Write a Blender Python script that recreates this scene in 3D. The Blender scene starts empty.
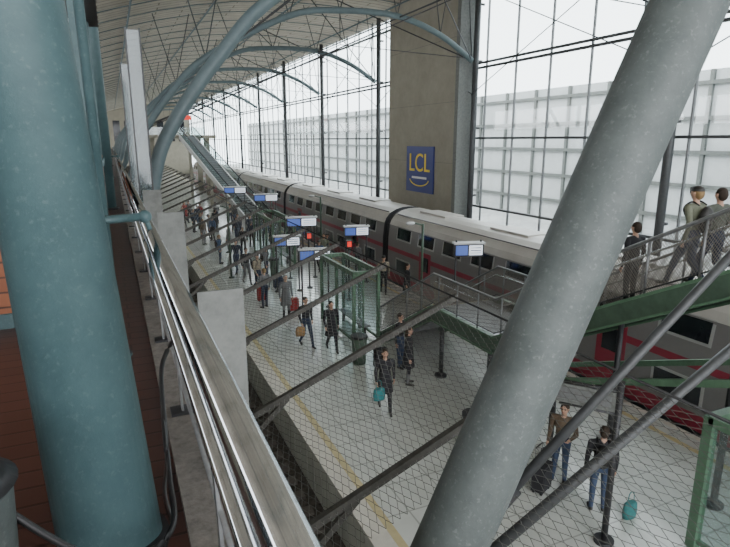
import bpy, math, random
from mathutils import Vector, Matrix
random.seed(7)
V=Vector
H=6.8
# ------------------------------------------------------------ materials
def mat(name,col,rough=0.5,metal=0.0,noise=0.0,nscale=8.0,bump=0.0,emit=None,estr=0.0,col2=None,p0=.35,p1=.68,stretch=1.0):
    m=bpy.data.materials.new(name); m.use_nodes=True
    nt=m.node_tree; b=nt.nodes['Principled BSDF']
    b.inputs['Base Color'].default_value=(*col,1); b.inputs['Roughness'].default_value=rough
    b.inputs['Metallic'].default_value=metal
    if noise>0 or bump>0 or col2:
        tc=nt.nodes.new('ShaderNodeTexCoord'); n=nt.nodes.new('ShaderNodeTexNoise')
        n.inputs['Scale'].default_value=nscale; n.inputs['Detail'].default_value=10
        n.inputs['Roughness'].default_value=0.72
        mp=nt.nodes.new('ShaderNodeMapping');mp.inputs['Scale'].default_value=(1,1,stretch)
        nt.links.new(tc.outputs['Object'],mp.inputs['Vector']);nt.links.new(mp.outputs['Vector'],n.inputs['Vector'])
        r=nt.nodes.new('ShaderNodeValToRGB')
        c1=[max(0,c*(1-noise)) for c in col]; c2=col2 if col2 else [min(1,c*(1+noise)) for c in col]
        r.color_ramp.elements[0].color=(*c1,1); r.color_ramp.elements[1].color=(*c2,1)
        r.color_ramp.elements[0].position=p0; r.color_ramp.elements[1].position=p1
        nt.links.new(n.outputs['Fac'],r.inputs['Fac']); nt.links.new(r.outputs['Color'],b.inputs['Base Color'])
        if bump>0:
            bp=nt.nodes.new('ShaderNodeBump'); bp.inputs['Strength'].default_value=bump
            bp.inputs['Distance'].default_value=0.02
            nt.links.new(n.outputs['Fac'],bp.inputs['Height']); nt.links.new(bp.outputs['Normal'],b.inputs['Normal'])
    if emit:
        b.inputs['Emission Color'].default_value=(*emit,1); b.inputs['Emission Strength'].default_value=estr
    return m
def paint(name,base,dark,fleck,rough=.5,scale=5):
    m=mat(name,dark,rough,0,0.01,scale,0.0,col2=base)
    nt=m.node_tree;b=nt.nodes['Principled BSDF'];tc=[n for n in nt.nodes if n.type=='TEX_COORD'][0]
    ramp=[n for n in nt.nodes if n.type=='VALTORGB'][0]
    n2=nt.nodes.new('ShaderNodeTexNoise');n2.inputs['Scale'].default_value=46;n2.inputs['Detail'].default_value=7;n2.inputs['Roughness'].default_value=.65
    nt.links.new(tc.outputs['Object'],n2.inputs['Vector'])
    r2=nt.nodes.new('ShaderNodeValToRGB');r2.color_ramp.elements[0].position=.56;r2.color_ramp.elements[1].position=.70
    r2.color_ramp.elements[1].color=(.75,.75,.75,1)
    nt.links.new(n2.outputs['Fac'],r2.inputs['Fac'])
    mx=nt.nodes.new('ShaderNodeMix');mx.data_type='RGBA'
    nt.links.new(r2.outputs['Color'],mx.inputs[0]);nt.links.new(ramp.outputs['Color'],mx.inputs[6]);mx.inputs[7].default_value=(*fleck,1)
    nt.links.new(mx.outputs[2],b.inputs['Base Color'])
    bp=nt.nodes.new('ShaderNodeBump');bp.inputs['Strength'].default_value=.45;bp.inputs['Distance'].default_value=.004
    nt.links.new(n2.outputs['Fac'],bp.inputs['Height']);nt.links.new(bp.outputs['Normal'],b.inputs['Normal'])
    return m
def brickmat(name,c1,c2,mortar,w,h,ms=0.01,rough=0.4,rot=(0,0,0),bump=0.0,off=0.5,dirt=.55):
    m=bpy.data.materials.new(name); m.use_nodes=True
    nt=m.node_tree; b=nt.nodes['Principled BSDF']; b.inputs['Roughness'].default_value=rough
    tc=nt.nodes.new('ShaderNodeTexCoord'); mp=nt.nodes.new('ShaderNodeMapping')
    mp.inputs['Rotation'].default_value=rot
    br=nt.nodes.new('ShaderNodeTexBrick'); br.inputs['Scale'].default_value=1; br.offset=off
    br.inputs['Color1'].default_value=(*c1,1); br.inputs['Color2'].default_value=(*c2,1)
    br.inputs['Mortar'].default_value=(*mortar,1); br.inputs['Mortar Size'].default_value=ms
    br.inputs['Brick Width'].default_value=w; br.inputs['Row Height'].default_value=h
    nt.links.new(tc.outputs['Object'],mp.inputs['Vector']); nt.links.new(mp.outputs['Vector'],br.inputs['Vector'])
    n=nt.nodes.new('ShaderNodeTexNoise'); n.inputs['Scale'].default_value=1.3; n.inputs['Detail'].default_value=8
    nt.links.new(tc.outputs['Object'],n.inputs['Vector'])
    mx=nt.nodes.new('ShaderNodeMix'); mx.data_type='RGBA'; mx.blend_type='MULTIPLY'; mx.inputs[0].default_value=dirt
    nt.links.new(br.outputs['Color'],mx.inputs[6]); 
    rr=nt.nodes.new('ShaderNodeValToRGB'); rr.color_ramp.elements[0].position=.3; rr.color_ramp.elements[0].color=(.5,.5,.5,1)
    rr.color_ramp.elements[1].position=.65
    nt.links.new(n.outputs['Fac'],rr.inputs['Fac']); nt.links.new(rr.outputs['Color'],mx.inputs[7])
    nt.links.new(mx.outputs[2],b.inputs['Base Color'])
    if bump:
        bp=nt.nodes.new('ShaderNodeBump'); bp.inputs['Strength'].default_value=bump; bp.inputs['Distance'].default_value=.02
        nt.links.new(br.outputs['Fac'],bp.inputs['Height']); bp.invert=True
        nt.links.new(bp.outputs['Normal'],b.inputs['Normal'])
    return m
def glassmat(name,tint=(0.9,0.96,0.96),gl=0.12,rough=0.03,haze=0.0,hazecol=(.8,.85,.85)):
    m=bpy.data.materials.new(name); m.use_nodes=True; nt=m.node_tree; nt.nodes.clear()
    o=nt.nodes.new('ShaderNodeOutputMaterial'); t=nt.nodes.new('ShaderNodeBsdfTransparent'); t.inputs[0].default_value=(*tint,1)
    g=nt.nodes.new('ShaderNodeBsdfGlossy'); g.inputs['Roughness'].default_value=rough
    mx=nt.nodes.new('ShaderNodeMixShader'); mx.inputs[0].default_value=gl
    nt.links.new(t.outputs[0],mx.inputs[1]); nt.links.new(g.outputs[0],mx.inputs[2])
    out=mx
    if haze>0:
        d=nt.nodes.new('ShaderNodeBsdfDiffuse'); d.inputs[0].default_value=(*hazecol,1)
        m2=nt.nodes.new('ShaderNodeMixShader'); m2.inputs[0].default_value=haze
        nt.links.new(mx.outputs[0],m2.inputs[1]); nt.links.new(d.outputs[0],m2.inputs[2]); out=m2
    nt.links.new(out.outputs[0],o.inputs[0]); return m

M={}
M['teal']=paint('teal_paint',(0.068,0.125,0.133),(0.045,0.09,0.098),(0.11,0.165,0.17),.5,4)
M['greyteal']=paint('grey_teal_paint',(0.108,0.125,0.122),(0.070,0.085,0.083),(0.175,0.19,0.185),.55,6)
M['arch']=mat('arch_paint',(0.105,0.145,0.155),0.5,0,0.15,3)
M['strut']=mat('strut_paint',(0.055,0.058,0.06),0.5,0.2,0.2,14,0.1)
M['chrome']=mat('chrome',(0.50,0.52,0.54),0.09,1.0,0.08,30)
M['steel']=mat('steel',(0.22,0.225,0.23),0.4,0.6,0.15,20)
M['dark']=mat('dark_metal',(0.04,0.04,0.043),0.5,0.4,0.2,12)
M['bar']=mat('rusty_bar',(0.065,0.062,0.055),0.6,0.3,0.35,25,0.2)
M['wire']=mat('net_wire',(0.13,0.13,0.118),0.6,0.1,0.2,5)
M['bmesh']=mat('balustrade_mesh',(0.17,0.155,0.135),0.7,0.1,0.1,5)
M['green']=mat('green_paint',(0.085,0.165,0.10),0.5,0,0.18,6)
M['greendark']=mat('dark_green_paint',(0.055,0.095,0.065),0.5,0,0.2,6)
M['conc']=mat('concrete',(0.27,0.25,0.20),0.85,0,0.12,1.2,0.15)
M['curb']=mat('curb_concrete',(0.17,0.155,0.14),0.85,0,0.35,14,0.4)
M['black']=mat('black_rubber',(0.012,0.012,0.013),0.45,0,0.2,10)
M['white']=mat('white_panel',(0.65,0.66,0.66),0.5,0,0.05,3)
M['plate']=mat('galvanised_plate',(0.15,0.157,0.147),0.6,0.2,0.25,9)
M['blue']=mat('sign_blue',(0.012,0.025,0.17),0.4,0,0.05,2)
M['yellow']=mat('yellow',(0.80,0.60,0.05),0.5,0,0.05,2)
M['yellowline']=mat('yellow_line',(0.52,0.44,0.24),0.6,0,0.1,3)
M['edge']=mat('edge_stone',(0.60,0.57,0.50),0.7,0,0.12,2)
M['ballast']=mat('ballast',(0.055,0.045,0.038),0.95,0,0.6,9,0.9)
M['sleeper']=mat('sleeper',(0.09,0.078,0.068),0.9,0,0.25,6)
M['rail']=mat('rail_steel',(0.12,0.09,0.075),0.45,0.6,0.2,4)
M['screen']=mat('screen_blue',(0.02,0.03,0.10),0.25,0,0,1,0,(0.08,0.15,0.5),0.9)
M['lit']=mat('screen_white',(0.7,0.72,0.75),0.3,0,0,1,0,(0.8,0.88,1.0),1.2)
M['red']=mat('red_sign',(0.6,0.03,0.02),0.4,0,0.05,1,0,(1,0.04,0.02),0.8)
M['orange']=brickmat('orange_planks',(0.26,0.08,0.03),(0.32,0.105,0.04),(0.08,0.025,0.01),1.4,0.12,0.008,0.5,(math.pi/2,0,0),0.3)
M['deck']=brickmat('deck_planks',(0.075,0.034,0.027),(0.10,0.045,0.035),(0.03,0.013,0.01),2.4,0.14,0.008,0.35,(0,0,0),0.4)
M['tile']=brickmat('platform_tiles',(0.66,0.68,0.64),(0.62,0.64,0.60),(0.42,0.43,0.40),0.9,0.9,0.018,0.15,(0,0,0),0.05,0.0,.3)
M['roof']=brickmat('roof_panels',(0.55,0.50,0.41),(0.50,0.45,0.37),(0.22,0.19,0.15),3.0,0.6,0.04,0.8,(0,0,0),0.5,.5,.4)
M['facade']=brickmat('outside_facade',(0.26,0.30,0.32),(0.34,0.38,0.40),(0.55,0.56,0.56),3.2,3.0,0.35,0.6,(math.pi/2,0,math.pi/2),0.0,0.0,.2)
M['ground']=mat('outside_ground',(0.4,0.4,0.39),0.9,0,0.2,0.4)
M['glass']=glassmat('clear_glass',(0.93,0.97,0.97),0.07)
M['frost']=glassmat('hazy_glass',(0.85,0.92,0.92),0.08,0.1,0.06,(.40,.46,.46))
M['screenglass']=glassmat('wind_glass',(0.62,0.70,0.72),0.08,0.1,0.25,(.25,.29,.30))
M['train_w']=mat('train_white',(0.50,0.475,0.44),0.4,0,0.10,0.7)
M['train_g']=mat('train_grey',(0.20,0.185,0.185),0.35,0,0.08,0.7)
M['train_d']=mat('train_dark',(0.04,0.04,0.045),0.4,0,0.15,1)
M['carmine']=mat('carmine',(0.28,0.025,0.05),0.35,0,0.05,1)
M['twin']=mat('train_window',(0.012,0.014,0.018),0.08,0,0.1,1)
M['tframe']=mat('train_window_frame',(0.42,0.41,0.40),0.3,0.1,0.03,1)

# ------------------------------------------------------------ mesh builder
class MB:
    def __init__(s): s.v=[];s.f=[];s.m=[];s.s=[];s.mats=[]
    def mi(s,m):
        if isinstance(m,int): return m
        m=M[m] if isinstance(m,str) else m
        if m not in s.mats: s.mats.append(m)
        return s.mats.index(m)
    def add(s,vs,fs,m,sm=False):
        o=len(s.v); s.v+= [tuple(p) for p in vs]; k=s.mi(m)
        for f in fs: s.f.append([i+o for i in f]); s.m.append(k); s.s.append(sm)
    def obox(s,c,ax,ay,az,m):
        c=V(c);vs=[]
        for k in (-1,1):
            for j in (-1,1):
                for i in (-1,1): vs.append(c+ax*i+ay*j+az*k)
        s.add(vs,[(0,2,3,1),(4,5,7,6),(0,1,5,4),(2,6,7,3),(0,4,6,2),(1,3,7,5)],m)
    def box(s,x0,x1,y0,y1,z0,z1,m):
        s.obox(((x0+x1)/2,(y0+y1)/2,(z0+z1)/2),V(((x1-x0)/2,0,0)),V((0,(y1-y0)/2,0)),V((0,0,(z1-z0)/2)),m)
    def beam(s,p0,p1,w,h,m,up=(0,0,1)):
        p0=V(p0);p1=V(p1);d=(p1-p0);l=d.length;d.normalize();u=V(up)
        x=d.cross(u)
        if x.length<1e-4:x=d.cross(V((1,0,0)))
        x.normalize();z=x.cross(d).normalized()
        s.obox((p0+p1)/2,x*w/2,d*l/2,z*h/2,m)
    def tube(s,pts,r,m,n=12,sx=1.0,sy=1.0,caps=True,ref=None):
        pts=[V(p) for p in pts];k=len(pts)
        rs=r if isinstance(r,(list,tuple)) else [r]*k
        vs=[];fs=[]
        for i,p in enumerate(pts):
            t=(pts[min(i+1,k-1)]-pts[max(i-1,0)]).normalized()
            a=V(ref) if ref else (V((0,1,0)) if abs(t.y)<0.8 else V((1,0,0)))
            x=t.cross(a).normalized();y=x.cross(t).normalized()
            for j in range(n):
                an=2*math.pi*j/n
                vs.append(p+x*math.cos(an)*rs[i]*sx+y*math.sin(an)*rs[i]*sy)
        for i in range(k-1):
            for j in range(n):
                a=i*n+j;b=i*n+(j+1)%n
                fs.append((a,a+n,b+n,b))
        s.add(vs,fs,m,True)
        if caps:
            o=len(s.v)-len(vs);kk=s.mi(m)
            s.f.append([o+j for j in range(n)]);s.m.append(kk);s.s.append(False)
            s.f.append([o+(k-1)*n+n-1-j for j in range(n)]);s.m.append(kk);s.s.append(False)
    def ell(s,c,rx,ry,rz,m,n=12,k=8,zmin=-1.0):
        vs=[];fs=[];c=V(c)
        for i in range(k+1):
            ph=-math.pi/2+math.pi*i/k
            if math.sin(ph)<zmin: ph=math.asin(zmin)
            for j in range(n):
                a=2*math.pi*j/n
                vs.append(c+V((math.cos(a)*math.cos(ph)*rx,math.sin(a)*math.cos(ph)*ry,math.sin(ph)*rz)))
        for i in range(k):
            for j in range(n):
                a=i*n+j;b=i*n+(j+1)%n
                fs.append((a,b,b+n,a+n))
        s.add(vs,fs,m,True)
    def cap(s,p0,p1,r0,r1,m,n=12):
        p0=V(p0);p1=V(p1);d=(p1-p0).normalized()
        pts=[];rs=[]
        for a in (-80,-55,-28): pts.append(p0+d*r0*math.sin(math.radians(a)));rs.append(r0*math.cos(math.radians(a)))
        pts+=[p0,p1];rs+=[r0,r1]
        for a in (28,55,80): pts.append(p1+d*r1*math.sin(math.radians(a)));rs.append(r1*math.cos(math.radians(a)))
        s.tube(pts,rs,m,n)
    def mesh(s,name):
        me=bpy.data.meshes.new(name);me.from_pydata(s.v,[],s.f)
        for m in s.mats: me.materials.append(m)
        me.polygons.foreach_set('material_index',s.m);me.polygons.foreach_set('use_smooth',s.s)
        me.update();return me
    def build(s,name):
        o=bpy.data.objects.new(name,s.mesh(name));bpy.context.collection.objects.link(o);return o
def spline(pts,n=6):
    P=[V(p) for p in pts];out=[]
    for i in range(len(P)-1):
        p0=P[max(i-1,0)];p1=P[i];p2=P[i+1];p3=P[min(i+2,len(P)-1)]
        for k in range(n):
            t=k/n
            out.append(0.5*((2*p1)+(p2-p0)*t+(2*p0-5*p1+4*p2-p3)*t*t+(3*p1-p0-3*p2+p3)*t**3))
    out.append(P[-1]);return out

# ------------------------------------------------------------ camera
p=math.radians(13.4);yw=math.radians(23.9)
R=V((math.cos(yw),-math.sin(yw),0));Fh=V((math.sin(yw),math.cos(yw),0))
F=Fh*math.cos(p)-V((0,0,1))*math.sin(p);U=Fh*math.sin(p)+V((0,0,1))*math.cos(p)
cam=bpy.data.cameras.new('camera');co=bpy.data.objects.new('camera',cam);bpy.context.collection.objects.link(co)
cam.sensor_width=36;cam.lens=560/730*36;cam.clip_start=0.03;cam.clip_end=600
co.matrix_world=Matrix(((R.x,U.x,-F.x,0),(R.y,U.y,-F.y,0),(R.z,U.z,-F.z,H),(0,0,0,1)))
bpy.context.scene.camera=co

# ------------------------------------------------------------ world
w=bpy.data.worlds.new('overcast_sky');bpy.context.scene.world=w;w.use_nodes=True
bg=w.node_tree.nodes['Background'];bg.inputs[0].default_value=(0.94,0.965,1.0,1);bg.inputs[1].default_value=6.8

# ------------------------------------------------------------ shell
b=MB();b.box(-30,120,-40,200,-1.6,-1.3,'ground');b.build('ground')
b=MB();b.box(3.5,12.0,-25,140,-1.3,0.0,'tile')
b.box(3.5,3.66,-25,140,0.0,0.006,'edge');b.box(3.88,4.04,-25,140,0.0,0.006,'yellowline')
b.box(3.66,3.88,-25,140,0.0,0.004,'edge')
b.box(11.84,12.0,-25,140,0,0.006,'edge');b.box(11.3,11.45,-25,140,0,0.006,'yellowline')
b.build('platform_floor')
b=MB();b.box(0.35,3.5,-25,140,-1.3,-1.0,'ballast');b.box(12.0,17.2,-25,140,-1.3,-1.0,'ballast')
b.build('floor_track_bed')
def track(cx,name):
    b=MB()
    for i in range(200):
        y=-20+i*0.6
        b.box(cx-1.25,cx+1.25,y,y+0.26,-1.0,-0.93,'sleeper')
    for sx in (-0.75,0.75):
        x=cx+sx
        b.box(x-.07,x+.07,-25,140,-0.93,-0.91,'rail');b.box(x-.01,x+.01,-25,140,-0.91,-0.79,'rail');b.box(x-.035,x+.035,-25,140,-0.80,-0.76,'rail')
    b.build(name)
track(2.0,'railway_track');track(13.65,'railway_track')
# mezzanine deck
ZD=5.35
b=MB();b.box(-6,0.13,-6,110,ZD-0.3,ZD,'deck');b.build('floor_mezzanine')
b=MB();b.box(0.13,0.32,-6,110,ZD-0.45,ZD+0.04,'curb');b.build('trim_mezzanine_curb')
b=MB();b.box(-6,0.26,-6,110,-1.3,ZD-0.45,'conc');b.build('wall_mezzanine_support')
# far end wall
b=MB();b.box(-8,17.3,140,140.4,-1.3,16,'conc')
for i in range(10): b.box(-6+i*2.3,-4.6+i*2.3,139.9,140,6.5,11,'twin')
b.build('wall_end')
b=MB();b.box(-6.3,-6,-6,140,ZD,8.0,'conc')
for i in range(20): b.box(-6.0,-5.97,-4+i*5,-0.5+i*5,ZD+.1,7.6,'twin')
b.build('wall_left')

# roof
prof=[(-9,10.2),(-5,11.2),(-1,12.5),(3,13.7),(7,14.5),(11,14.8),(15,14.75),(17.6,14.5)]
b=MB();pp=spline([(x,0,z) for x,z in prof],4)
vs=[];fs=[]
for q in pp:
    for (y,dz) in ((-10,0),(141,0),(-10,.25),(141,.25)): vs.append((q.x,y,q.z+dz))
for i in range(len(pp)-1):
    a=i*4;c=a+4
    fs+=[(a,a+1,c+1,c),(a+2,c+2,c+3,a+3),(a,c,c+2,a+2),(a+1,a+3,c+3,c+1)]
b.add(vs,fs,'roof')
b.build('ceiling')
def roofz(x):
    for i in range(len(pp)-1):
        if pp[i].x<=x<=pp[i+1].x:
            t=(x-pp[i].x)/(pp[i+1].x-pp[i].x);return pp[i].z*(1-t)+pp[i+1].z*t
    return 12
# purlins
b=MB()
for x in (-3,1.5,6,10.8,16.2): b.tube([(x,-8,roofz(x)-.14),(x,140,roofz(x)-.14)],0.05,'arch',8)
for i in range(50):
    y=-8+i*2.83
    b.tube([(q.x,y,q.z-.10) for q in pp[::2]],0.025,'arch',6)
b.build('trim_roof_purlins')

# arches
base=[(0.30,5.0),(0.69,5.5),(1.1,6.8),(2.3,8.5),(3.85,10.05),(7.4,11.9),(9.7,12.3),(12.5,12.3),(14.8,11.65),(16.66,10.6)]
for k in range(11):
    Y=2+11.3*k
    b=MB()
    if k==0:
        pts=[(0.34,Y,2.75),(0.85,Y,3.81),(1.34,Y,4.85),(2.56,Y,7.44),(3.6,Y,9.5),(5.2,Y,11.2),(7.4,Y,12.0),(9.7,Y,12.35),(12.5,Y,12.3),(14.8,Y,11.65),(16.66,Y,10.6)]
    else: pts=[(x,Y,z) for x,z in base]
    sp=spline(pts,6)
    b.tube(sp,(0.15 if k==1 else .135) if k else 0.172,'greyteal' if k==0 else 'arch',28 if k==0 else 14)
    if k>0:
        for i in range(24,len(sp),6):
            q=sp[i]
            for dx,dy in ((-1.1,-1.0),(1.1,1.0)):
                xx=min(max(q.x+dx,0),16.9)
                b.tube([q,(xx,q.y+dy,roofz(xx)-.1)],0.025,'strut',6)
        b.tube([(1.5,Y,7.3),(9.7,Y,10.9),(16.6,Y,10.7)],0.018,'dark',5)
        b.tube([(9.7,Y,12.3),(9.7,Y,10.9)],0.02,'dark',5)
    b.build('roof_arch')
    b=MB()
    if k==0:
        d=V((-.150,.50,1.935));top=V((-.127,1.984,ZD))+d*(7.1/1.935)
        b.tube([(-.127,1.984,ZD+.02),top],0.172,'teal',40,ref=(1,0,0))
        b.tube([(-0.127,1.984,ZD),(-0.127,1.984,ZD+.03)],0.195,'dark',40)
    else:
        b.tube([(-0.17,Y,ZD),(-0.17,Y,roofz(-.17))],0.165,'teal',20)
        b.tube([(-0.17,Y,ZD),(-0.17,Y,ZD+.04)],0.22,'dark',20)
    b.build('steel_column')
    b=MB()
    b.tube([(16.9,Y,-1.0),(16.9,Y,roofz(16.9))],0.15,'strut',14)
    b.tube([(16.9,Y,-1.0),(16.9,Y,-.9)],0.3,'dark',14)
    for zz in (4.0,7.4,10.6,13.2):
        b.tube([(16.9,Y,zz),(17.25,Y,zz)],0.06,'dark',8)
    b.tube([(16.8,Y,13.9),(16.7,Y+11.3,9.0)],0.022,'dark',5)
    b.tube([(16.8,Y,9.0),(16.7,Y+11.3,13.9)],0.022,'dark',5)
    b.build('facade_column')
b=MB()
for k in range(1,8):
    Y=2+11.3*k
    b.tube([(16.66,Y,10.6),(9.7,Y+5.6,roofz(9.7)-.1)],0.03,'dark',5)
    b.tube([(16.66,Y,10.6),(9.7,Y-5.6,roofz(9.7)-.1)],0.03,'dark',5)
b.tube([(12.6,2,12.25),(12.6,115,12.25)],0.04,'strut',6);b.tube([(5.4,13.3,10.95),(5.4,115,10.95)],0.04,'strut',6)
b.build('roof_tie_rods')

# glass facade
b=MB();b.box(17.28,17.30,-12,140,0.6,14.5,'glass');b.build('window_1')
b=MB();b.box(17.15,17.45,-12,140,-1.3,0.6,'conc')
for i in range(68):
    y=-12+i*2.26
    b.box(17.2,17.29,y-.03,y+.03,0.6,14.5,'steel')
for z in (0.6,3.45,6.9,10.3,13.7): b.box(17.14,17.28,-12,140,z-.05,z+.05,'strut')
b.tube([(17.08,-12,10.5),(17.08,140,10.5)],.06,'strut',8)
b.build('trim_facade_mullions')
# concrete pier + sign
b=MB();b.box(16.25,17.15,25.3,32.9,-1.0,14.6,'conc')
b.box(16.2,17.15,25.0,25.3,-1.0,14.6,'plate')
for z in (2.5,5.6,8.7,11.8): b.box(16.243,16.25,25.3,32.9,z,z+.02,'curb')
b.build('wall_concrete_pier')
b=MB();b.box(16.16,16.24,27.2,30.3,3.85,6.45,'blue')
for i in range(18):
    a0=math.pi*(1.05+0.9*i/18);a1=math.pi*(1.05+0.9*(i+1)/18)
    y=lambda a:28.75-1.1*math.cos(a); z=lambda a:4.62+0.4*math.sin(a)
    b.beam((16.15,y(a0),z(a0)),(16.15,y(a1),z(a1)),0.02,0.06,'yellow',(0,0,1))
b.box(16.15,16.16,27.9,29.6,4.62,4.74,'white')
sg=b.build('wall_sign')
tc=bpy.data.curves.new('lettering','FONT');tc.body='LCL';tc.size=1.45;tc.extrude=.01;tc.align_x='CENTER'
tc.materials.append(M['yellow'])
to=bpy.data.objects.new('lettering',tc);bpy.context.collection.objects.link(to);to.parent=sg
to.matrix_world=Matrix(((0,0,-1,16.14),(-1,0,0,28.75),(0,1,0,5.05),(0,0,0,1)))

# outside buildings
b=MB();b.box(42,60,-30,190,-1.3,12,'facade')
for i in range(5): b.box(41.7,42,-30,190,0.5+i*2.6,0.8+i*2.6,'plate')
for i in range(45): b.box(41.75,42,-29+i*4.9,-28.7+i*4.9,-1.3,12,'plate')
b.build('office_building')
b=MB();b.box(30,38,-40,16,-1.3,20,'facade')
for i in range(8):
    b.box(29.8,30,-40,16,1+i*2.5,1.35+i*2.5,'strut')
for i in range(18): b.box(29.75,30,-38+i*3,-37.8+i*3,-1.3,20,'plate')
b.build('office_building')

# ------------------------------------------------------------ train
TP=[(1.25,-0.70),(1.40,-0.35),(1.45,0.0),(1.45,0.42),(1.45,1.5),(1.45,1.7),(1.44,2.1),(1.36,2.75),(1.26,2.98),(1.05,3.22),(0.7,3.4),(0.35,3.48),(0,3.5)]
TM=['train_d','train_d','carmine','train_g','carmine','train_g','train_g','train_w','train_w','train_w','train_w','train_w']
CX=13.65
def sidex(z):
    for i in range(len(TP)-1):
        if TP[i][1]<=z<=TP[i+1][1]:
            t=(z-TP[i][1])/(TP[i+1][1]-TP[i][1]);return TP[i][0]*(1-t)+TP[i+1][0]*t
    return 1.4
b=MB()
joints=[-29.9,-11.6,6.7,25.0,43.3,61.6,79.9,98.2]
for c in range(len(joints)-1):
    y0=joints[c]+.3;y1=joints[c+1]-.3
    full=[(CX-x,z) for x,z in TP]+[(CX+x,z) for x,z in TP[::-1][1:]]
    mats=TM+TM[::-1]
    for i in range(len(full)-1):
        a=full[i];d=full[i+1]
        b.add([(a[0],y0,a[1]),(d[0],y0,d[1]),(d[0],y1,d[1]),(a[0],y1,a[1])],[(0,1,2,3)],mats[i],i>6 and i<len(full)-8)
    for yy in (y0,y1): b.add([(x,yy,z) for x,z in full],[tuple(range(len(full)))],'train_d')
    for kk,r in enumerate((0.93,0.88,0.93,0.88)):
        yb=y1+kk*.15
        fl=[(CX+(x-CX)*r,1.3+(z-1.3)*(r+.03)) for x,z in full]
        n=len(fl)
        b.add([(x,yb,z) for x,z in fl]+[(x,yb+.15,z) for x,z in fl],[(i,i+1,i+1+n,i+n) for i in range(n-1)],'black')
    for sgn in (-1,1):
        def panel(ya,yb,za,zb,off,m):
            xa=CX+sgn*(sidex(za)+off);xb=CX+sgn*(sidex(zb)+off)
            xa2=CX+sgn*(sidex(za)-.02);xb2=CX+sgn*(sidex(zb)-.02)
            vs=[(xa,ya,za),(xa,yb,za),(xb,yb,zb),(xb,ya,zb),(xa2,ya,za),(xa2,yb,za),(xb2,yb,zb),(xb2,ya,zb)]
            b.add(vs,[(0,1,2,3),(0,4,5,1),(2,6,7,3),(1,5,6,2),(0,3,7,4)],m)
        L=y1-y0
        for j in range(8):
            yc=y0+1.6+j*(L-3.2)/7
            panel(yc-.72,yc+.72,2.13,2.78,.008,'tframe');panel(yc-.64,yc+.64,2.20,2.71,.014,'twin')
            if j not in (1,6):
                panel(yc-.72,yc+.72,0.55,1.25,.008,'tframe');panel(yc-.64,yc+.64,0.62,1.18,.014,'twin')
        for j in (1,6):
            yc=y0+1.6+j*(L-3.2)/7
            panel(yc-.5,yc+.5,0.05,1.95,.01,'carmine');panel(yc-.3,yc+.3,1.1,1.75,.018,'twin')
    for j in range(3):
        yc=y0+3+j*5.5
        b.box(CX-.5,CX+.5,yc,yc+2.2,3.42,3.53,'train_w')
    for sgn in (-1,1): b.tube([(CX+sgn*1.02,y0+.2,3.26),(CX+sgn*1.02,y1-.2,3.26)],.03,'train_g',6)
    for yc in (y0+0.2,y1-1.6):
        for dy in (-.0,1.3):
            for sx in (-.75,.75): b.tube([(CX+sx-.06,yc+dy,-.34),(CX+sx+.06,yc+dy,-.34)],.42,'dark',16)
b.build('passenger_train')

# ------------------------------------------------------------ staircase
SX0,SX1=8.15,10.4
PTS=[(17.0,0.0),(13.5,1.95),(10.6,1.95),(5.0,4.85),(-4.0,4.85)]
def stairz(y):
    for (a,za),(c,zc) in zip(PTS,PTS[1:]):
        if c<=y<=a: return za+(zc-za)*(a-y)/(a-c)
    return 0 if y>17 else 4.85
b=MB()
def flight(ya,za,yc,zc,n):
    ru=(ya-yc)/n;ri=(zc-za)/n
    for i in range(n):
        y=ya-ru*(i+1);z=za+ri*(i+1)
        b.box(SX0+.05,SX1-.05,y,y+ru+.03,z-.05,z,'steel');b.box(SX0+.05,SX1-.05,y+ru-.01,y+ru+.01,z-ri,z-.04,'dark')
        b.box(SX0+.05,SX1-.05,y+ru,y+ru+.03,z,z+.004,'yellowline')
flight(17.0,0,13.5,1.95,12);flight(10.6,1.95,5.0,4.85,17)
b.box(SX0,SX1,10.6,13.5,1.8,1.95,'steel');b.box(SX0,SX1,-4,5.0,4.65,4.85,'steel')
for x in (SX0,SX1):
    for (a,za),(c,zc) in zip(PTS,PTS[1:]):
        b.beam((x,a,za-.06),(x,c,zc-.06),0.09,0.42,'greendark')
        b.beam((x,a,za+.15),(x,c,zc+.15),0.14,0.05,'green')
        b.beam((x,a,za-.27),(x,c,zc-.27),0.16,0.04,'green')
    b.beam((x,10.6,1.0),(x,3.0,4.0),0.10,0.12,'green')
    def zz(y): return stairz(y)
    y=17.0
    while y>-4:
        b.tube([(x,y,zz(y)+.02),(x,y,zz(y)+1.12)],0.024,'steel',8);y-=.95
    off=1.12
    b.tube([(x,17.3,1.0)]+[(x,a,za+off) for a,za in PTS],0.035,'steel',10)
    b.tube([(x,a,za+.25) for a,za in PTS],0.015,'dark',6)
    xi=x+(.06 if x==SX0 else -.06)
    b.tube([(xi,a,za+.88) for a,za in PTS],0.022,'chrome',8)
    st=.05;hh=.85
    y=17.0
    while y>-3:
        y2=y-hh*.7;n=3
        b.tube([(x,y+(y2-y)*t/n,zz(y+(y2-y)*t/n)+.25+hh*t/n) for t in range(n+1)],0.0065,'bmesh',3,caps=False)
        b.tube([(x,y+(y2-y)*t/n,zz(y+(y2-y)*t/n)+.25+hh-hh*t/n) for t in range(n+1)],0.0065,'bmesh',3,caps=False)
        y-=st
for (x,y) in ((9.9,5.9),(8.3,8.6),(10.1,8.6),(8.3,13.2),(10.2,13.2),(8.3,10.9)):
    b.tube([(x,y,0.0),(x,y,stairz(y)-.15)],0.065,'dark',12);b.tube([(x,y,0.0),(x,y,.06)],0.18,'dark',16)
b.build('staircase')

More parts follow.
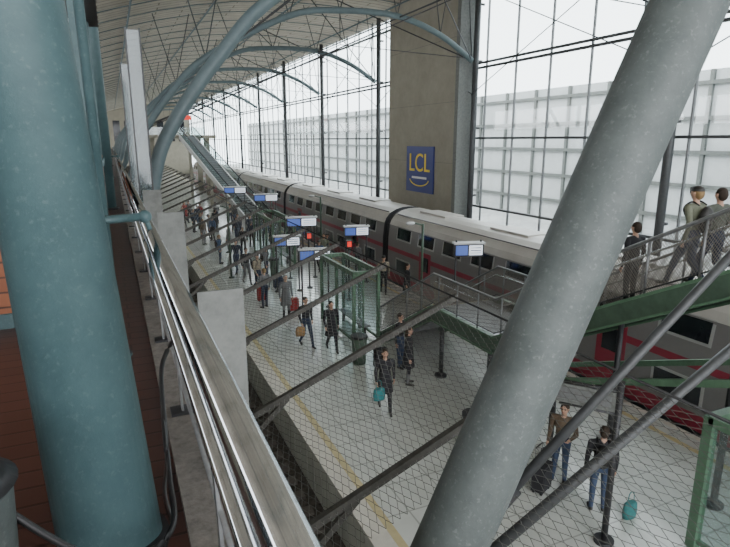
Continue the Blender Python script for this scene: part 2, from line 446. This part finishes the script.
# ------------------------------------------------------------ shelters
def shelter(x0,x1,y0,y1,h,name,nb=3,t=.05):
    b=MB()
    ys=[y0+(y1-y0)*i/nb for i in range(nb+1)]
    for x in (x0,x1):
        for y in ys: b.box(x-t,x+t,y-t,y+t,0,h,'green')
        b.box(x-t,x+t,y0,y1,h-.14,h+.02,'green');b.box(x-.03,x+.03,y0,y1,.12,.2,'green')
        for i in range(nb):
            b.box(x-.008,x+.008,ys[i]+t,ys[i+1]-t,.2,h-.14,'frost')
    for y in (y0,y1):
        b.box(x0,x1,y-t,y+t,h-.14,h+.02,'green')
    b.box(x0+t,x0+(x1-x0)*.35,y0-.008,y0+.008,.1,h-.14,'frost')
    b.box(x0+(x1-x0)*.35,x0+(x1-x0)*.35+.05,y0-.03,y0+.03,0,h-.14,'green')
    b.box(x1-.4,x1-.1,y0+.4,y1-.4,.42,.47,'steel')
    for y in (y0+.6,y1-.6): b.box(x1-.3,x1-.2,y-.04,y+.04,0,.42,'dark')
    return b.build(name)
shelter(6.95,7.85,16.6,19.8,2.55,'waiting_shelter',2)
shelter(8.5,10.0,2.6,5.3,2.45,'waiting_shelter',2,.08)
shelter(7.6,8.8,29.5,34,2.6,'waiting_shelter',3)

# ------------------------------------------------------------ info displays
solid=[]
def display(x,y,zc,w,name='information_display',yaw=0,scr='screen'):
    b=MB()
    for sx in (-w*.42,w*.42):
        b.tube([(sx,0,0),(sx,0,zc+.3)],.035,'dark',10);b.tube([(sx,0,0),(sx,0,.05)],.12,'dark',12)
    b.box(-w/2,w/2,-.10,.10,zc-.28,zc+.17,'dark')
    b.box(-w/2-.03,w/2+.03,-.16,.16,zc+.17,zc+.23,'white')
    for sy in (-1,1):
        b.box(-w/2+.05,-w*.05,sy*.105-.006,sy*.105+.006,zc-.22,zc+.12,scr)
        b.box(w*.0,w/2-.05,sy*.105-.006,sy*.105+.006,zc-.22,zc+.12,'lit')
        for i in range(3): b.box(w*.04,w/2-.1,sy*.113-.003,sy*.113+.003,zc-.16+i*.09,zc-.13+i*.09,'dark')
    o=b.build(name);o.location=(x,y,0);o.rotation_euler=(0,0,yaw);solid.append((x,y));return o
display(7.2,21.3,2.3,1.3,yaw=-.2);display(11.15,16.2,3.1,1.05,yaw=-.3);display(8.3,26.5,2.9,1.5,yaw=-.2)
display(6.9,24.3,2.4,1.2,yaw=-.2);display(9.4,38,3.0,1.6,yaw=-.2);display(10.4,24.5,2.6,1.2,yaw=-.2);display(8.2,42.5,3.2,1.6,yaw=-.2)
def redpost(x,y):
    b=MB();b.tube([(0,0,0),(0,0,2.3)],.04,'dark',10);b.tube([(0,0,0),(0,0,.05)],.14,'dark',12)
    b.box(-.12,.12,-.08,.08,2.3,2.65,'dark');b.box(-.09,.09,-.092,-.08,2.38,2.6,'red');b.box(-.09,.09,.08,.092,2.38,2.6,'red')
    o=b.build('ticket_validator_post');o.location=(x,y,0);solid.append((x,y))
redpost(8.9,21.8);redpost(8.0,24.5)
b=MB()
b.tube([(7.2,6.0,0),(7.2,6.0,3.0)],.055,'dark',12);b.tube([(7.2,6,0),(7.2,6,.06)],.17,'dark',16)
b.tube([(7.2,6.0,2.82),(6.65,6.75,2.82)],.03,'dark',8);b.tube([(7.2,6.0,2.42),(6.65,6.75,2.42)],.03,'dark',8)
b.obox((6.85,6.48,2.62),V((.34,-.44,0)),V((.03,.024,0)),V((0,0,.17)),'plate')
b.obox((6.85,6.48,2.62),V((.29,-.38,0)),V((.034,.027,0)),V((0,0,.11)),'steel')
b.build('platform_sign_post')
for (x,y) in ((10.9,19),(5.0,28),(10.9,31)):
    b=MB();b.tube([(x,y,0),(x,y,3.6)],.05,'greendark',10);b.tube([(x,y,0),(x,y,.06)],.15,'greendark',12)
    b.tube([(x,y,3.55),(x-.5,y,3.7)],.03,'greendark',8);b.ell((x-.55,y,3.66),.2,.1,.07,'white')
    b.build('platform_lamp_post');solid.append((x,y))
for (x,y) in ((6.5,15.1),(7.1,27.5),(6.8,9.4)):
    b=MB();b.tube([(x,y,0),(x,y,.85)],[.2,.24],'greendark',16);b.tube([(x,y,.85),(x,y,.92)],.26,'dark',16);b.build('litter_bin');solid.append((x,y))

# escalator far
b=MB()
A=V((10.6,44.5,0.0));B=V((8.4,71.6,7.2));d=B-A;n=46
side=V((-d.y,d.x,0)).normalized()*0.75
sv=side
for i in range(n):
    q=A+d*(i+.5)/n
    b.obox(q,sv,V((d.x,d.y,0))/n/2*1.05,V((0,0,d.z/n)),'steel')
for s2 in (-1,1):
    b.beam(A+side*s2*1.1+V((0,0,.0)),B+side*s2*1.1+V((0,0,.0)),.12,.5,'white')
    b.beam(A+side*s2*1.1+V((0,0,.75)),B+side*s2*1.1+V((0,0,.75)),.02,.8,'frost')
    b.tube([A+side*s2*1.1+V((0,0,1.15)),B+side*s2*1.1+V((0,0,1.15))],.05,'dark',8)
b.obox(B+V((0,0,2.2)),side*.9,V((0,.1,0)),V((0,0,.25)),'red')
for s2 in (-1,1): b.beam(B+side*s2*.9,B+side*s2*.9+V((0,0,2.3)),.08,.08,'dark')
for t in (.3,.6,.95):
    q=A+d*t
    b.beam((q.x,q.y,0),(q.x,q.y,q.z-.1),.3,.3,'conc')
b.build('escalator')
b=MB();b.box(3.5,12,72.6,82,7.0,7.4,'conc')
for x in (4.5,11): 
    for y in (73.5,81): b.box(x-.3,x+.3,y-.3,y+.3,0,7.0,'conc')
b.box(3.5,12,81.9,82,7.4,8.5,'frost')
b.build('footbridge')

# ------------------------------------------------------------ handrail guard
b=MB()
hz=H-.45
b.tube([(0.145,-3,hz),(0.145,45,hz)],.030,'chrome',24)
b.tube([(0.108,-3,hz-.035),(0.108,45,hz-.035)],.014,'chrome',16)
b.tube([(0.19,-3,hz-.13),(0.19,45,hz-.13)],.018,'steel',16)
for z in (0.25,0.5): b.tube([(0.22,-3,ZD+z),(0.22,45,ZD+z)],.009,'steel',10)
y=0.5
while y<45:
    b.beam((0.22,y,ZD+.05),(0.20,y,hz-.1),.05,.012,'steel',(1,0,0))
    b.beam((0.19,y,hz-.12),(0.145,y,hz-.02),.02,.02,'steel')
    b.box(.16,.28,y-.05,y+.05,ZD+.04,ZD+.055,'dark')
    y+=1.2
for y in (2.9,14.2):
    b.tube([(-0.15,y-.1,hz+.09),(0.10,y,hz+.09)],.020,'teal',12);b.ell((0.12,y,hz+.09),.032,.032,.032,'teal')
    b.tube([(0.12,y,hz+.09),(0.145,y,hz)],.012,'teal',8)
b.build('handrail')
b=MB()
b.tube([(-0.075,4.0,ZD),(-0.14,4.0,roofz(0)-.1)],.03,'teal',16);b.tube([(-0.075,4,ZD),(-0.075,4,ZD+.02)],.08,'teal',16)
b.build('downpipe')
for y in (2.2,4.2,6.2):
    b=MB();b.box(0.255,0.435,y-.006,y+.006,ZD+.02,H-.58 if y<3 else H-.5,'plate')
    for z in (ZD+.1,H-.75): b.tube([(0.27,y-.02,z),(0.27,y+.02,z)],.012,'dark',8)
    b.build('guard_plate')
for y in (6.6,9.5):
    b=MB();b.box(0.25,0.38,y-.01,y+.01,ZD+.05,H+1.1,'screenglass')
    for x in (0.245,0.38): b.box(x-.008,x+.008,y-.02,y+.02,ZD+.05,H+1.12,'strut')
    b.build('glass_screen')

# ------------------------------------------------------------ net outriggers + net
SLP=.415;K=2.4
def nz(x): return H+SLP*x-K
b=MB();y=2.59
XN=2.6
while y<48:
    b.beam((0.27,y,nz(.27)-.03),(XN+.05,y,nz(XN+.05)-.03),.04,.05,'bar')
    b.beam((0.27,y,nz(.27)-.5),(1.1,y,nz(1.1)-.05),.03,.04,'bar')
    y+=1.41
for x,r in ((0.36,.008),(XN,.009)):
    b.tube([(x,.2,nz(x)),(x,48,nz(x))],r,'black',6)
b.beam((0.27,.5,nz(.27)-.03),(XN+.6,.5,nz(XN+.6)-.03),.045,.055,'bar')
def net(ya,yb,s,r):
    """woven twisted-wire diamond mesh"""
    L=(XN-.30)*math.sqrt(1+SLP*SLP);cs=1/math.sqrt(1+SLP*SLP);sn=SLP*cs
    wdt=s*1.25;hgt=s*1.9
    def P(a,q):
        x=.30+a*cs
        return V((x,q,nz(x)+.012*math.sin(q*4.45+1)*math.sin(a*1.4)-.04*math.sin(math.pi*a/L)))
    nv=V((-sn,0,cs));rows=int((yb-ya)/hgt);cols=int(L/wdt)
    vs=[];fs=[]
    for j in range(rows):
        for c in range(cols):
            cx=c*wdt+(wdt/2 if j%2 else 0);cy=ya+j*hgt
            xx=.30+cx*cs
            if abs(cy-2)<.24 and abs(xx-1.17)<.30: continue
            for q0,q1 in (((cx,cy),(cx+wdt/2,cy+hgt*.8)),((cx,cy),(cx-wdt/2,cy+hgt*.8)),((cx+wdt/2,cy+hgt*.8),(cx+wdt/2,cy+hgt))):
                a=P(*q0);e=P(*q1);dd=(e-a).normalized();sd=dd.cross(nv)*r
                o=len(vs)
                for q in (a,e): vs+= [tuple(q+sd),tuple(q-sd),tuple(q+nv*r*1.4)]
                fs+=[(o,o+3,o+4,o+1),(o+1,o+4,o+5,o+2),(o+2,o+5,o+3,o)]
    b.add(vs,fs,'wire')
net(.5,13,.036,.0017)
net(13,48,.08,.0035)
b.build('safety_net')
b=MB()
b.tube([(1.62,2,H-1.80),(3.9,2,H-.06)],.026,'strut',14)
b.tube([(1.45,2,H-2.14),(4.2,2,H-.76)],.030,'strut',14)
b.tube([(1.57,2,H-1.84),(1.72,2,H-1.72)],.045,'dark',14)
b.build('bracing_strut')

# ------------------------------------------------------------ kiosk on mezzanine
b=MB()
b.box(-4.0,-.12,5.0,5.12,ZD+.12,ZD+1.25,'orange');b.box(-4.02,-.10,4.98,5.14,ZD,ZD+.12,'teal')
b.box(-.20,-.12,5.12,9.0,ZD+.12,ZD+1.25,'orange');b.box(-4.05,-.06,4.9,5.5,ZD+1.25,ZD+1.30,'teal')
for (x,y) in ((-.16,5.06),(-2.0,5.06),(-.16,9.0)): b.box(x-.04,x+.04,y-.04,y+.04,ZD,ZD+3.0,'teal')
b.box(-4.1,-.0,4.7,9.3,ZD+3.0,ZD+3.12,'dark')
b.box(-3.8,-.3,8.8,9.0,ZD,ZD+3.0,'white')
for i in range(5):
    b.box(-3.2+i*.6,-2.8+i*.6,8.5,8.8,ZD+1.3,ZD+1.7,'red' if i%2 else 'yellow')
b.build('cafe_kiosk')
for k,(y,c) in enumerate(((11.5,'orange'),(17,'white'),(21,'orange'),(30,'teal'))):
    b=MB();b.box(-3.5,-.5,y,y+2.5,ZD,ZD+2.0,c);b.box(-3.6,-.4,y-.1,y+2.6,ZD+2.0,ZD+2.15,'dark')
    b.box(-3.2,-.8,y-.02,y,ZD+.9,ZD+1.8,'twin');b.build('shop_booth')
b=MB();cx,cy=-.49,1.60
b.tube([(cx,cy,ZD),(cx,cy,ZD+.02),(cx,cy,ZD+.55),(cx,cy,ZD+.57)],[.12,.135,.165,.175],'greyteal',28)
b.tube([(cx,cy,ZD+.57),(cx,cy,ZD+.60)],[.18,.14],'dark',28)
b.build('waste_bin')
b=MB()
b.tube(spline([(-.62,1.80,ZD+.63),(-.50,1.72,ZD+.62),(-.36,1.66,ZD+.44),(-.16,1.68,ZD+.20),(.0,1.74,ZD+.13),(.08,1.86,ZD+.13),(.09,2.1,ZD+.16),(.10,2.35,ZD+.26),(.12,2.6,ZD+.42),(.19,2.75,ZD+.5)],6),.011,'black',10)
b.tube(spline([(.08,1.88,ZD+.10),(.07,2.2,ZD+.03),(.10,2.45,ZD+.03),(.115,2.62,ZD+.15),(.10,2.45,ZD+.28),(.09,2.2,ZD+.22)],6),.009,'black',10)
b.build('power_cable')

# ------------------------------------------------------------ people
SK,TOP,PANT,SHOE,HAIR,EYE,LIP=range(7)
pmats=[mat('skin',(0.50,0.30,0.21),.55,0,.05,20),mat('coat_black',(0.02,0.02,0.024),.8,0,.2,30),mat('jeans',(0.03,0.045,0.09),.85,0,.2,30),
 mat('shoe',(0.02,0.018,0.016),.5,0,.1,20),mat('hair_brown',(0.035,0.02,0.012),.6,0,.3,40),mat('eye',(0.02,0.015,0.012),.2,0,.05,4),mat('lip',(0.35,0.11,0.10),.5,0,.05,4)]
def bonedist(q,bn):
    p0,p1,r0,r1,l=bn;d=p1-p0;t=max(0,min(1,(q-p0).dot(d)/max(d.length_squared,1e-9)))
    return (q-(p0+d*t)).length-(r0+(r1-r0)*t)
def person_mesh(name,pose,coat=False,longhair=False,hat=False,pack=False,lean=0):
    bn=[];b=MB();b.mats=list(pmats)
    def C(a,c,r0,r1,l): a=V(a);c=V(c);b.cap(a,c,r0,r1,l,14);bn.append((a,c,r0,r1,l))
    def E(c,rx,ry,rz,l): b.ell(c,rx,ry,rz,l,16,10);bn.append((V(c)-V((rx*.4,0,0)),V(c)+V((rx*.4,0,0)),ry,ry,l))
    E((0,0,.95),.165,.115,.13,PANT);E((0,0,1.12),.145,.105,.18,TOP);E((0,-.005,1.30),.18,.12,.18,TOP)
    C((-.145,0,1.42),(.145,0,1.42),.062,.062,TOP)
    C((0,.005,1.42),(0,-.01,1.55),.055,.05,SK)
    E((0,-.01,1.635),.076,.092,.112,SK);C((0,-.035,1.58),(0,-.06,1.57),.05,.035,SK)
    if pose=='walk':
        legs=[((.09,0,.92),(.095,-.17,.52),(.095,-.30,.10)),((-.09,0,.92),(-.095,-.02,.50),(-.095,.27,.17))]
        arms=[((.205,0,1.41),(.25,.09,1.14),(.25,.03,.90)),((-.205,0,1.41),(-.25,-.03,1.13),(-.25,-.17,.93))]
        toes=[V((0,-.15,-.04)),V((0,-.10,-.12))]
    elif pose=='carry':
        legs=[((.09,0,.92),(.10,-.02,.50),(.11,.0,.09)),((-.09,0,.92),(-.10,-.03,.50),(-.12,-.06,.09))]
        arms=[((.205,0,1.41),(.26,.02,1.13),(.20,-.20,1.10)),((-.205,0,1.41),(-.25,.02,1.13),(-.27,-.04,.88))]
        toes=[V((.02,-.16,-.045)),V((-.03,-.16,-.045))]
    else:
        legs=[((.09,0,.92),(.10,-.015,.50),(.105,.02,.09)),((-.09,0,.92),(-.10,-.02,.50),(-.11,.0,.09))]
        arms=[((.205,0,1.41),(.25,.03,1.13),(.255,-.03,.88)),((-.205,0,1.41),(-.25,.03,1.13),(-.255,-.03,.88))]
        toes=[V((.03,-.16,-.045)),V((-.03,-.16,-.045))]
    for (h,k,a),t in zip(legs,toes):
        C(h,k,.088,.062,PANT);C(k,a,.062,.042,PANT);C(V(a)+V((0,.03,-.03)),V(a)+t,.042,.034,SHOE)
    for (s0,e,wr) in arms:
        C(s0,e,.06,.048,TOP);C(e,wr,.048,.034,TOP)
        dd=(V(wr)-V(e)).normalized();C(V(wr)+dd*.02,V(wr)+dd*.085,.030,.030,SK)
    if coat:
        pts=[(0,0,1.15),(0,0,.95),(0,0,.75),(0,0,.56)]
        b.tube(pts,[.15,.18,.205,.235],TOP,20,sx=1.0,sy=.8,ref=(0,1,0));
        bn.append((V((-.04,0,1.1)),V((-.04,0,.56)),.17,.22,TOP));bn.append((V((.04,0,1.1)),V((.04,0,.56)),.17,.22,TOP))
    if pack: E((0,.19,1.22),.15,.10,.23,SHOE)
    me=b.mesh('tmp');o=bpy.data.objects.new('tmp',me);bpy.context.collection.objects.link(o)
    md=o.modifiers.new('r','REMESH');md.mode='VOXEL';md.voxel_size=.017;md.use_smooth_shade=True
    sm=o.modifiers.new('s','SMOOTH');sm.factor=.5;sm.iterations=3
    dg=bpy.context.evaluated_depsgraph_get();dg.update();ev=o.evaluated_get(dg)
    m2=bpy.data.meshes.new_from_object(ev,depsgraph=dg)
    body_v=[tuple(v.co) for v in m2.vertices];body_f=[list(q.vertices) for q in m2.polygons]
    fm=[]
    for q in m2.polygons:
        c=q.center;best=min(bn,key=lambda x:bonedist(c,x));fm.append(best[4])
    bpy.data.objects.remove(o);
    g=MB();g.mats=list(pmats);g.v=body_v;g.f=body_f;g.m=fm;g.s=[True]*len(body_f)
    g.cap((0,-.100,1.645),(0,-.116,1.615),.009,.014,SK,8)
    for sx in (-1,1):
        g.ell((sx*.030,-.093,1.645),.013,.008,.009,EYE,8,6);g.ell((sx*.078,-.005,1.63),.012,.022,.032,SK,8,6)
        g.cap((sx*.016,-.096,1.664),(sx*.044,-.088,1.664),.004,.004,HAIR,6)
    g.cap((-.020,-.096,1.588),(.020,-.096,1.588),.006,.006,LIP,6)
    g.ell((0,.010,1.662),.086,.096,.100,HAIR,16,10,-.05);g.ell((0,.035,1.63),.078,.078,.10,HAIR,14,8)
    if longhair:
        g.tube([(0,.035,1.68),(0,.055,1.58),(0,.07,1.48),(0,.07,1.42)],[.075,.085,.08,.05],HAIR,14,sy=.6,ref=(0,1,0))
    if hat: g.ell((0,.0,1.68),.095,.108,.085,SHOE,16,8,-.1);g.tube([(0,-.05,1.68),(0,-.13,1.675)],[.08,.05],SHOE,12,sx=1,sy=.15)
    for si,(s0,e,wr) in enumerate(arms):
        dd=(V(wr)-V(e)).normalized();fw=V((0,-1,0))-dd*V((0,-1,0)).dot(dd)
        if fw.length<.2: fw=V((0,0,1))-dd*V((0,0,1)).dot(dd)
        fw.normalize();inn=dd.cross(fw).normalized()
        if inn.x*(1 if V(wr).x>0 else -1)>0: inn=-inn
        q=V(wr)+dd*.095
        for k,l in enumerate((.062,.07,.066,.052)):
            r0=q+fw*(.025-.0165*k);r1=r0+dd*l*.5+inn*.008;r2=r1+dd*l*.35+inn*.025
            g.tube([r0,r1,r2],[.0085,.008,.0065],SK,7)
        r0=V(wr)+dd*.045+fw*.024;r1=r0+dd*.028+fw*.022+inn*.008;r2=r1+dd*.026+fw*.004+inn*.008
        g.tube([r0,r1,r2],[.011,.0095,.007],SK,7)
    zmin=min(v[2] for v in g.v);g.v=[(x,y,z-zmin) for x,y,z in g.v]
    if pack:
        for sx in (-1,1): g.tube(spline([(sx*.10,.12,1.45-zmin),(sx*.11,-.02,1.50-zmin),(sx*.11,-.13,1.35-zmin),(sx*.13,.08,1.08-zmin)],4),.014,SHOE,6)
    return g.mesh(name)
PM={'walk':person_mesh('man_walking_body','walk'),'walkcoat':person_mesh('woman_walking_body','walk',True,True),
 'stand':person_mesh('man_standing_body','stand'),'standcoat':person_mesh('woman_standing_body','stand',True,True),
 'carry':person_mesh('man_carrying_body','carry',False,False,False),'pack':person_mesh('backpacker_body','stand',False,False,False,True),
 'walkpack':person_mesh('walking_backpacker_body','walk',False,False,True,True)}
cl={}
def cm(c):
    if c not in cl: cl[c]=mat('cloth_%d'%len(cl),c,.8,0,.18,25)
    return cl[c]
BLK=(.018,.018,.022);NAV=(.02,.03,.06);JEA=(.04,.06,.11);GRY=(.15,.15,.155);BRN=(.12,.085,.055);RED=(.30,.03,.03);BEI=(.35,.30,.22);OLV=(.16,.17,.12);WHT=(.5,.5,.5);BLU=(.06,.12,.25)
HB=(.03,.018,.01);HBL=(.25,.16,.07);HG=(.2,.2,.2)
def person(kind,x,y,z,ang,top,pant,hair=HB,sc=1.0,name='man'):
    o=bpy.data.objects.new(name,PM[kind]);bpy.context.collection.objects.link(o)
    o.location=(x,y,z);o.rotation_euler=(0,0,math.radians(ang));o.scale=(sc,)*3
    for idx,c in ((TOP,top),(PANT,pant),(HAIR,hair)):
        o.material_slots[idx].link='OBJECT';o.material_slots[idx].material=cm(c)
    return o
wm=person('walkcoat',5.85,11.95,0,-15,BLK,BLK,HB,.97,'woman')
person('walk',5.45,17.2,0,10,BLK,NAV,HB,1.0,'man')
person('walkcoat',6.1,16.5,0,-5,BLK,BLK,HB,.98,'woman')
person('carry',7.75,7.7,0,-60,BRN,JEA,HB,1.0,'man')
person('carry',7.45,8.7,0,-30,GRY,BLK,HB,1.03,'man')
person('pack',7.75,6.7,0,140,BLK,JEA,HB,1.0,'woman')
def stz(y):
    n=17;ru=5.6/n;ri=2.9/n
    return 1.95+ri*(int((10.6-y)/ru)+1)
person('walkpack',8.75,6.25,stz(6.25),185,OLV,NAV,HBL,1.0,'man')
person('walk',9.8,6.55,stz(6.55),170,(.09,.10,.08),NAV,HB,1.05,'man')
person('stand',9.4,7.9,stz(7.9),180,BLK,BLK,HB,1.0,'man')
person('standcoat',7.15,13.1,0,60,BLK,GRY,HB,1.0,'woman')
person('carry',7.5,14.3,0,30,BLK,JEA,HB,1.0,'man')
cols=[BLK,BLK,NAV,GRY,BRN,RED,BLK,BEI,NAV,OLV,BLU,GRY]
random.seed(11);placed=[(6.2,21.2),(5.4,23.2),(6.6,25)]+solid+[(s[0]+.5,s[1]) for s in solid]+[(s[0]-.5,s[1]) for s in solid]
kinds=list(PM.keys())
for i in range(80):
    y=random.uniform(19.5,50);x=random.uniform(4.6,6.4) if y<20.5 else (random.uniform(4.6,7.6) if y<27 else random.uniform(4.6,11))
    if 29<y<34.6 and 7.0<x<9.4: continue
    if y>43.5 and x>8.8: continue
    if any((x-a)**2+(y-c)**2<.7 for a,c in placed): continue
    placed.append((x,y))
    k=random.choice(kinds)
    person(k,x,y,0,random.uniform(-40,40) if 'walk' in k else random.uniform(0,360),random.choice(cols),random.choice([BLK,NAV,JEA,GRY]),random.choice([HB,HB,HBL,HG]),random.uniform(.95,1.04),'woman' if 'coat' in k else 'man')
for (x,y) in ((11.1,18.0),(11.0,20.4),(10.8,22.3),(11.1,26)):
    person(random.choice(kinds),x,y,0,random.uniform(0,360),random.choice(cols),BLK,HB,1.0,'man')
# bags
def suitcase(x,y,col,h=.62,ang=0):
    b=MB();m=cm(col)
    b.box(-.2,.2,-.12,.12,.06,h,m);b.box(-.17,.17,-.135,.135,.1,h-.05,m)
    for sx in (-.15,.15):
        b.tube([(sx,.1,h),(sx,.1,h+.36)],.009,'steel',6)
        for sy in (-.08,.08): b.tube([(sx-.015,sy,.03),(sx+.015,sy,.03)],.03,'black',10)
    b.tube([(-.15,.1,h+.36),(.15,.1,h+.36)],.014,'black',8)
    o=b.build('suitcase');o.location=(x,y,0);o.rotation_euler=(0,0,ang)
suitcase(7.2,7.6,BLK,.6,.4);suitcase(6.95,8.2,GRY,.6,.9);suitcase(6.2,21.2,RED,.55);suitcase(5.4,23.2,RED,.6);suitcase(6.6,25,NAV,.6);suitcase(6.95,14.5,BLK)
def bag(x,y,z,col):
    b=MB();m=cm(col)
    b.tube([(0,0,0),(0,0,.12),(0,0,.28),(0,0,.32)],[.15,.17,.15,.10],m,14,sx=1,sy=.5,ref=(0,1,0))
    b.tube(spline([(-.08,0,.3),(-.05,0,.5),(.05,0,.5),(.08,0,.3)],5),.008,m,6)
    o=b.build('handbag');o.location=(x,y,z)
bag(5.60,11.76,.42,(.03,.19,.20));bag(8.15,6.3,.0,(.04,.18,.18));bag(5.20,17.05,.45,(.3,.18,.08))
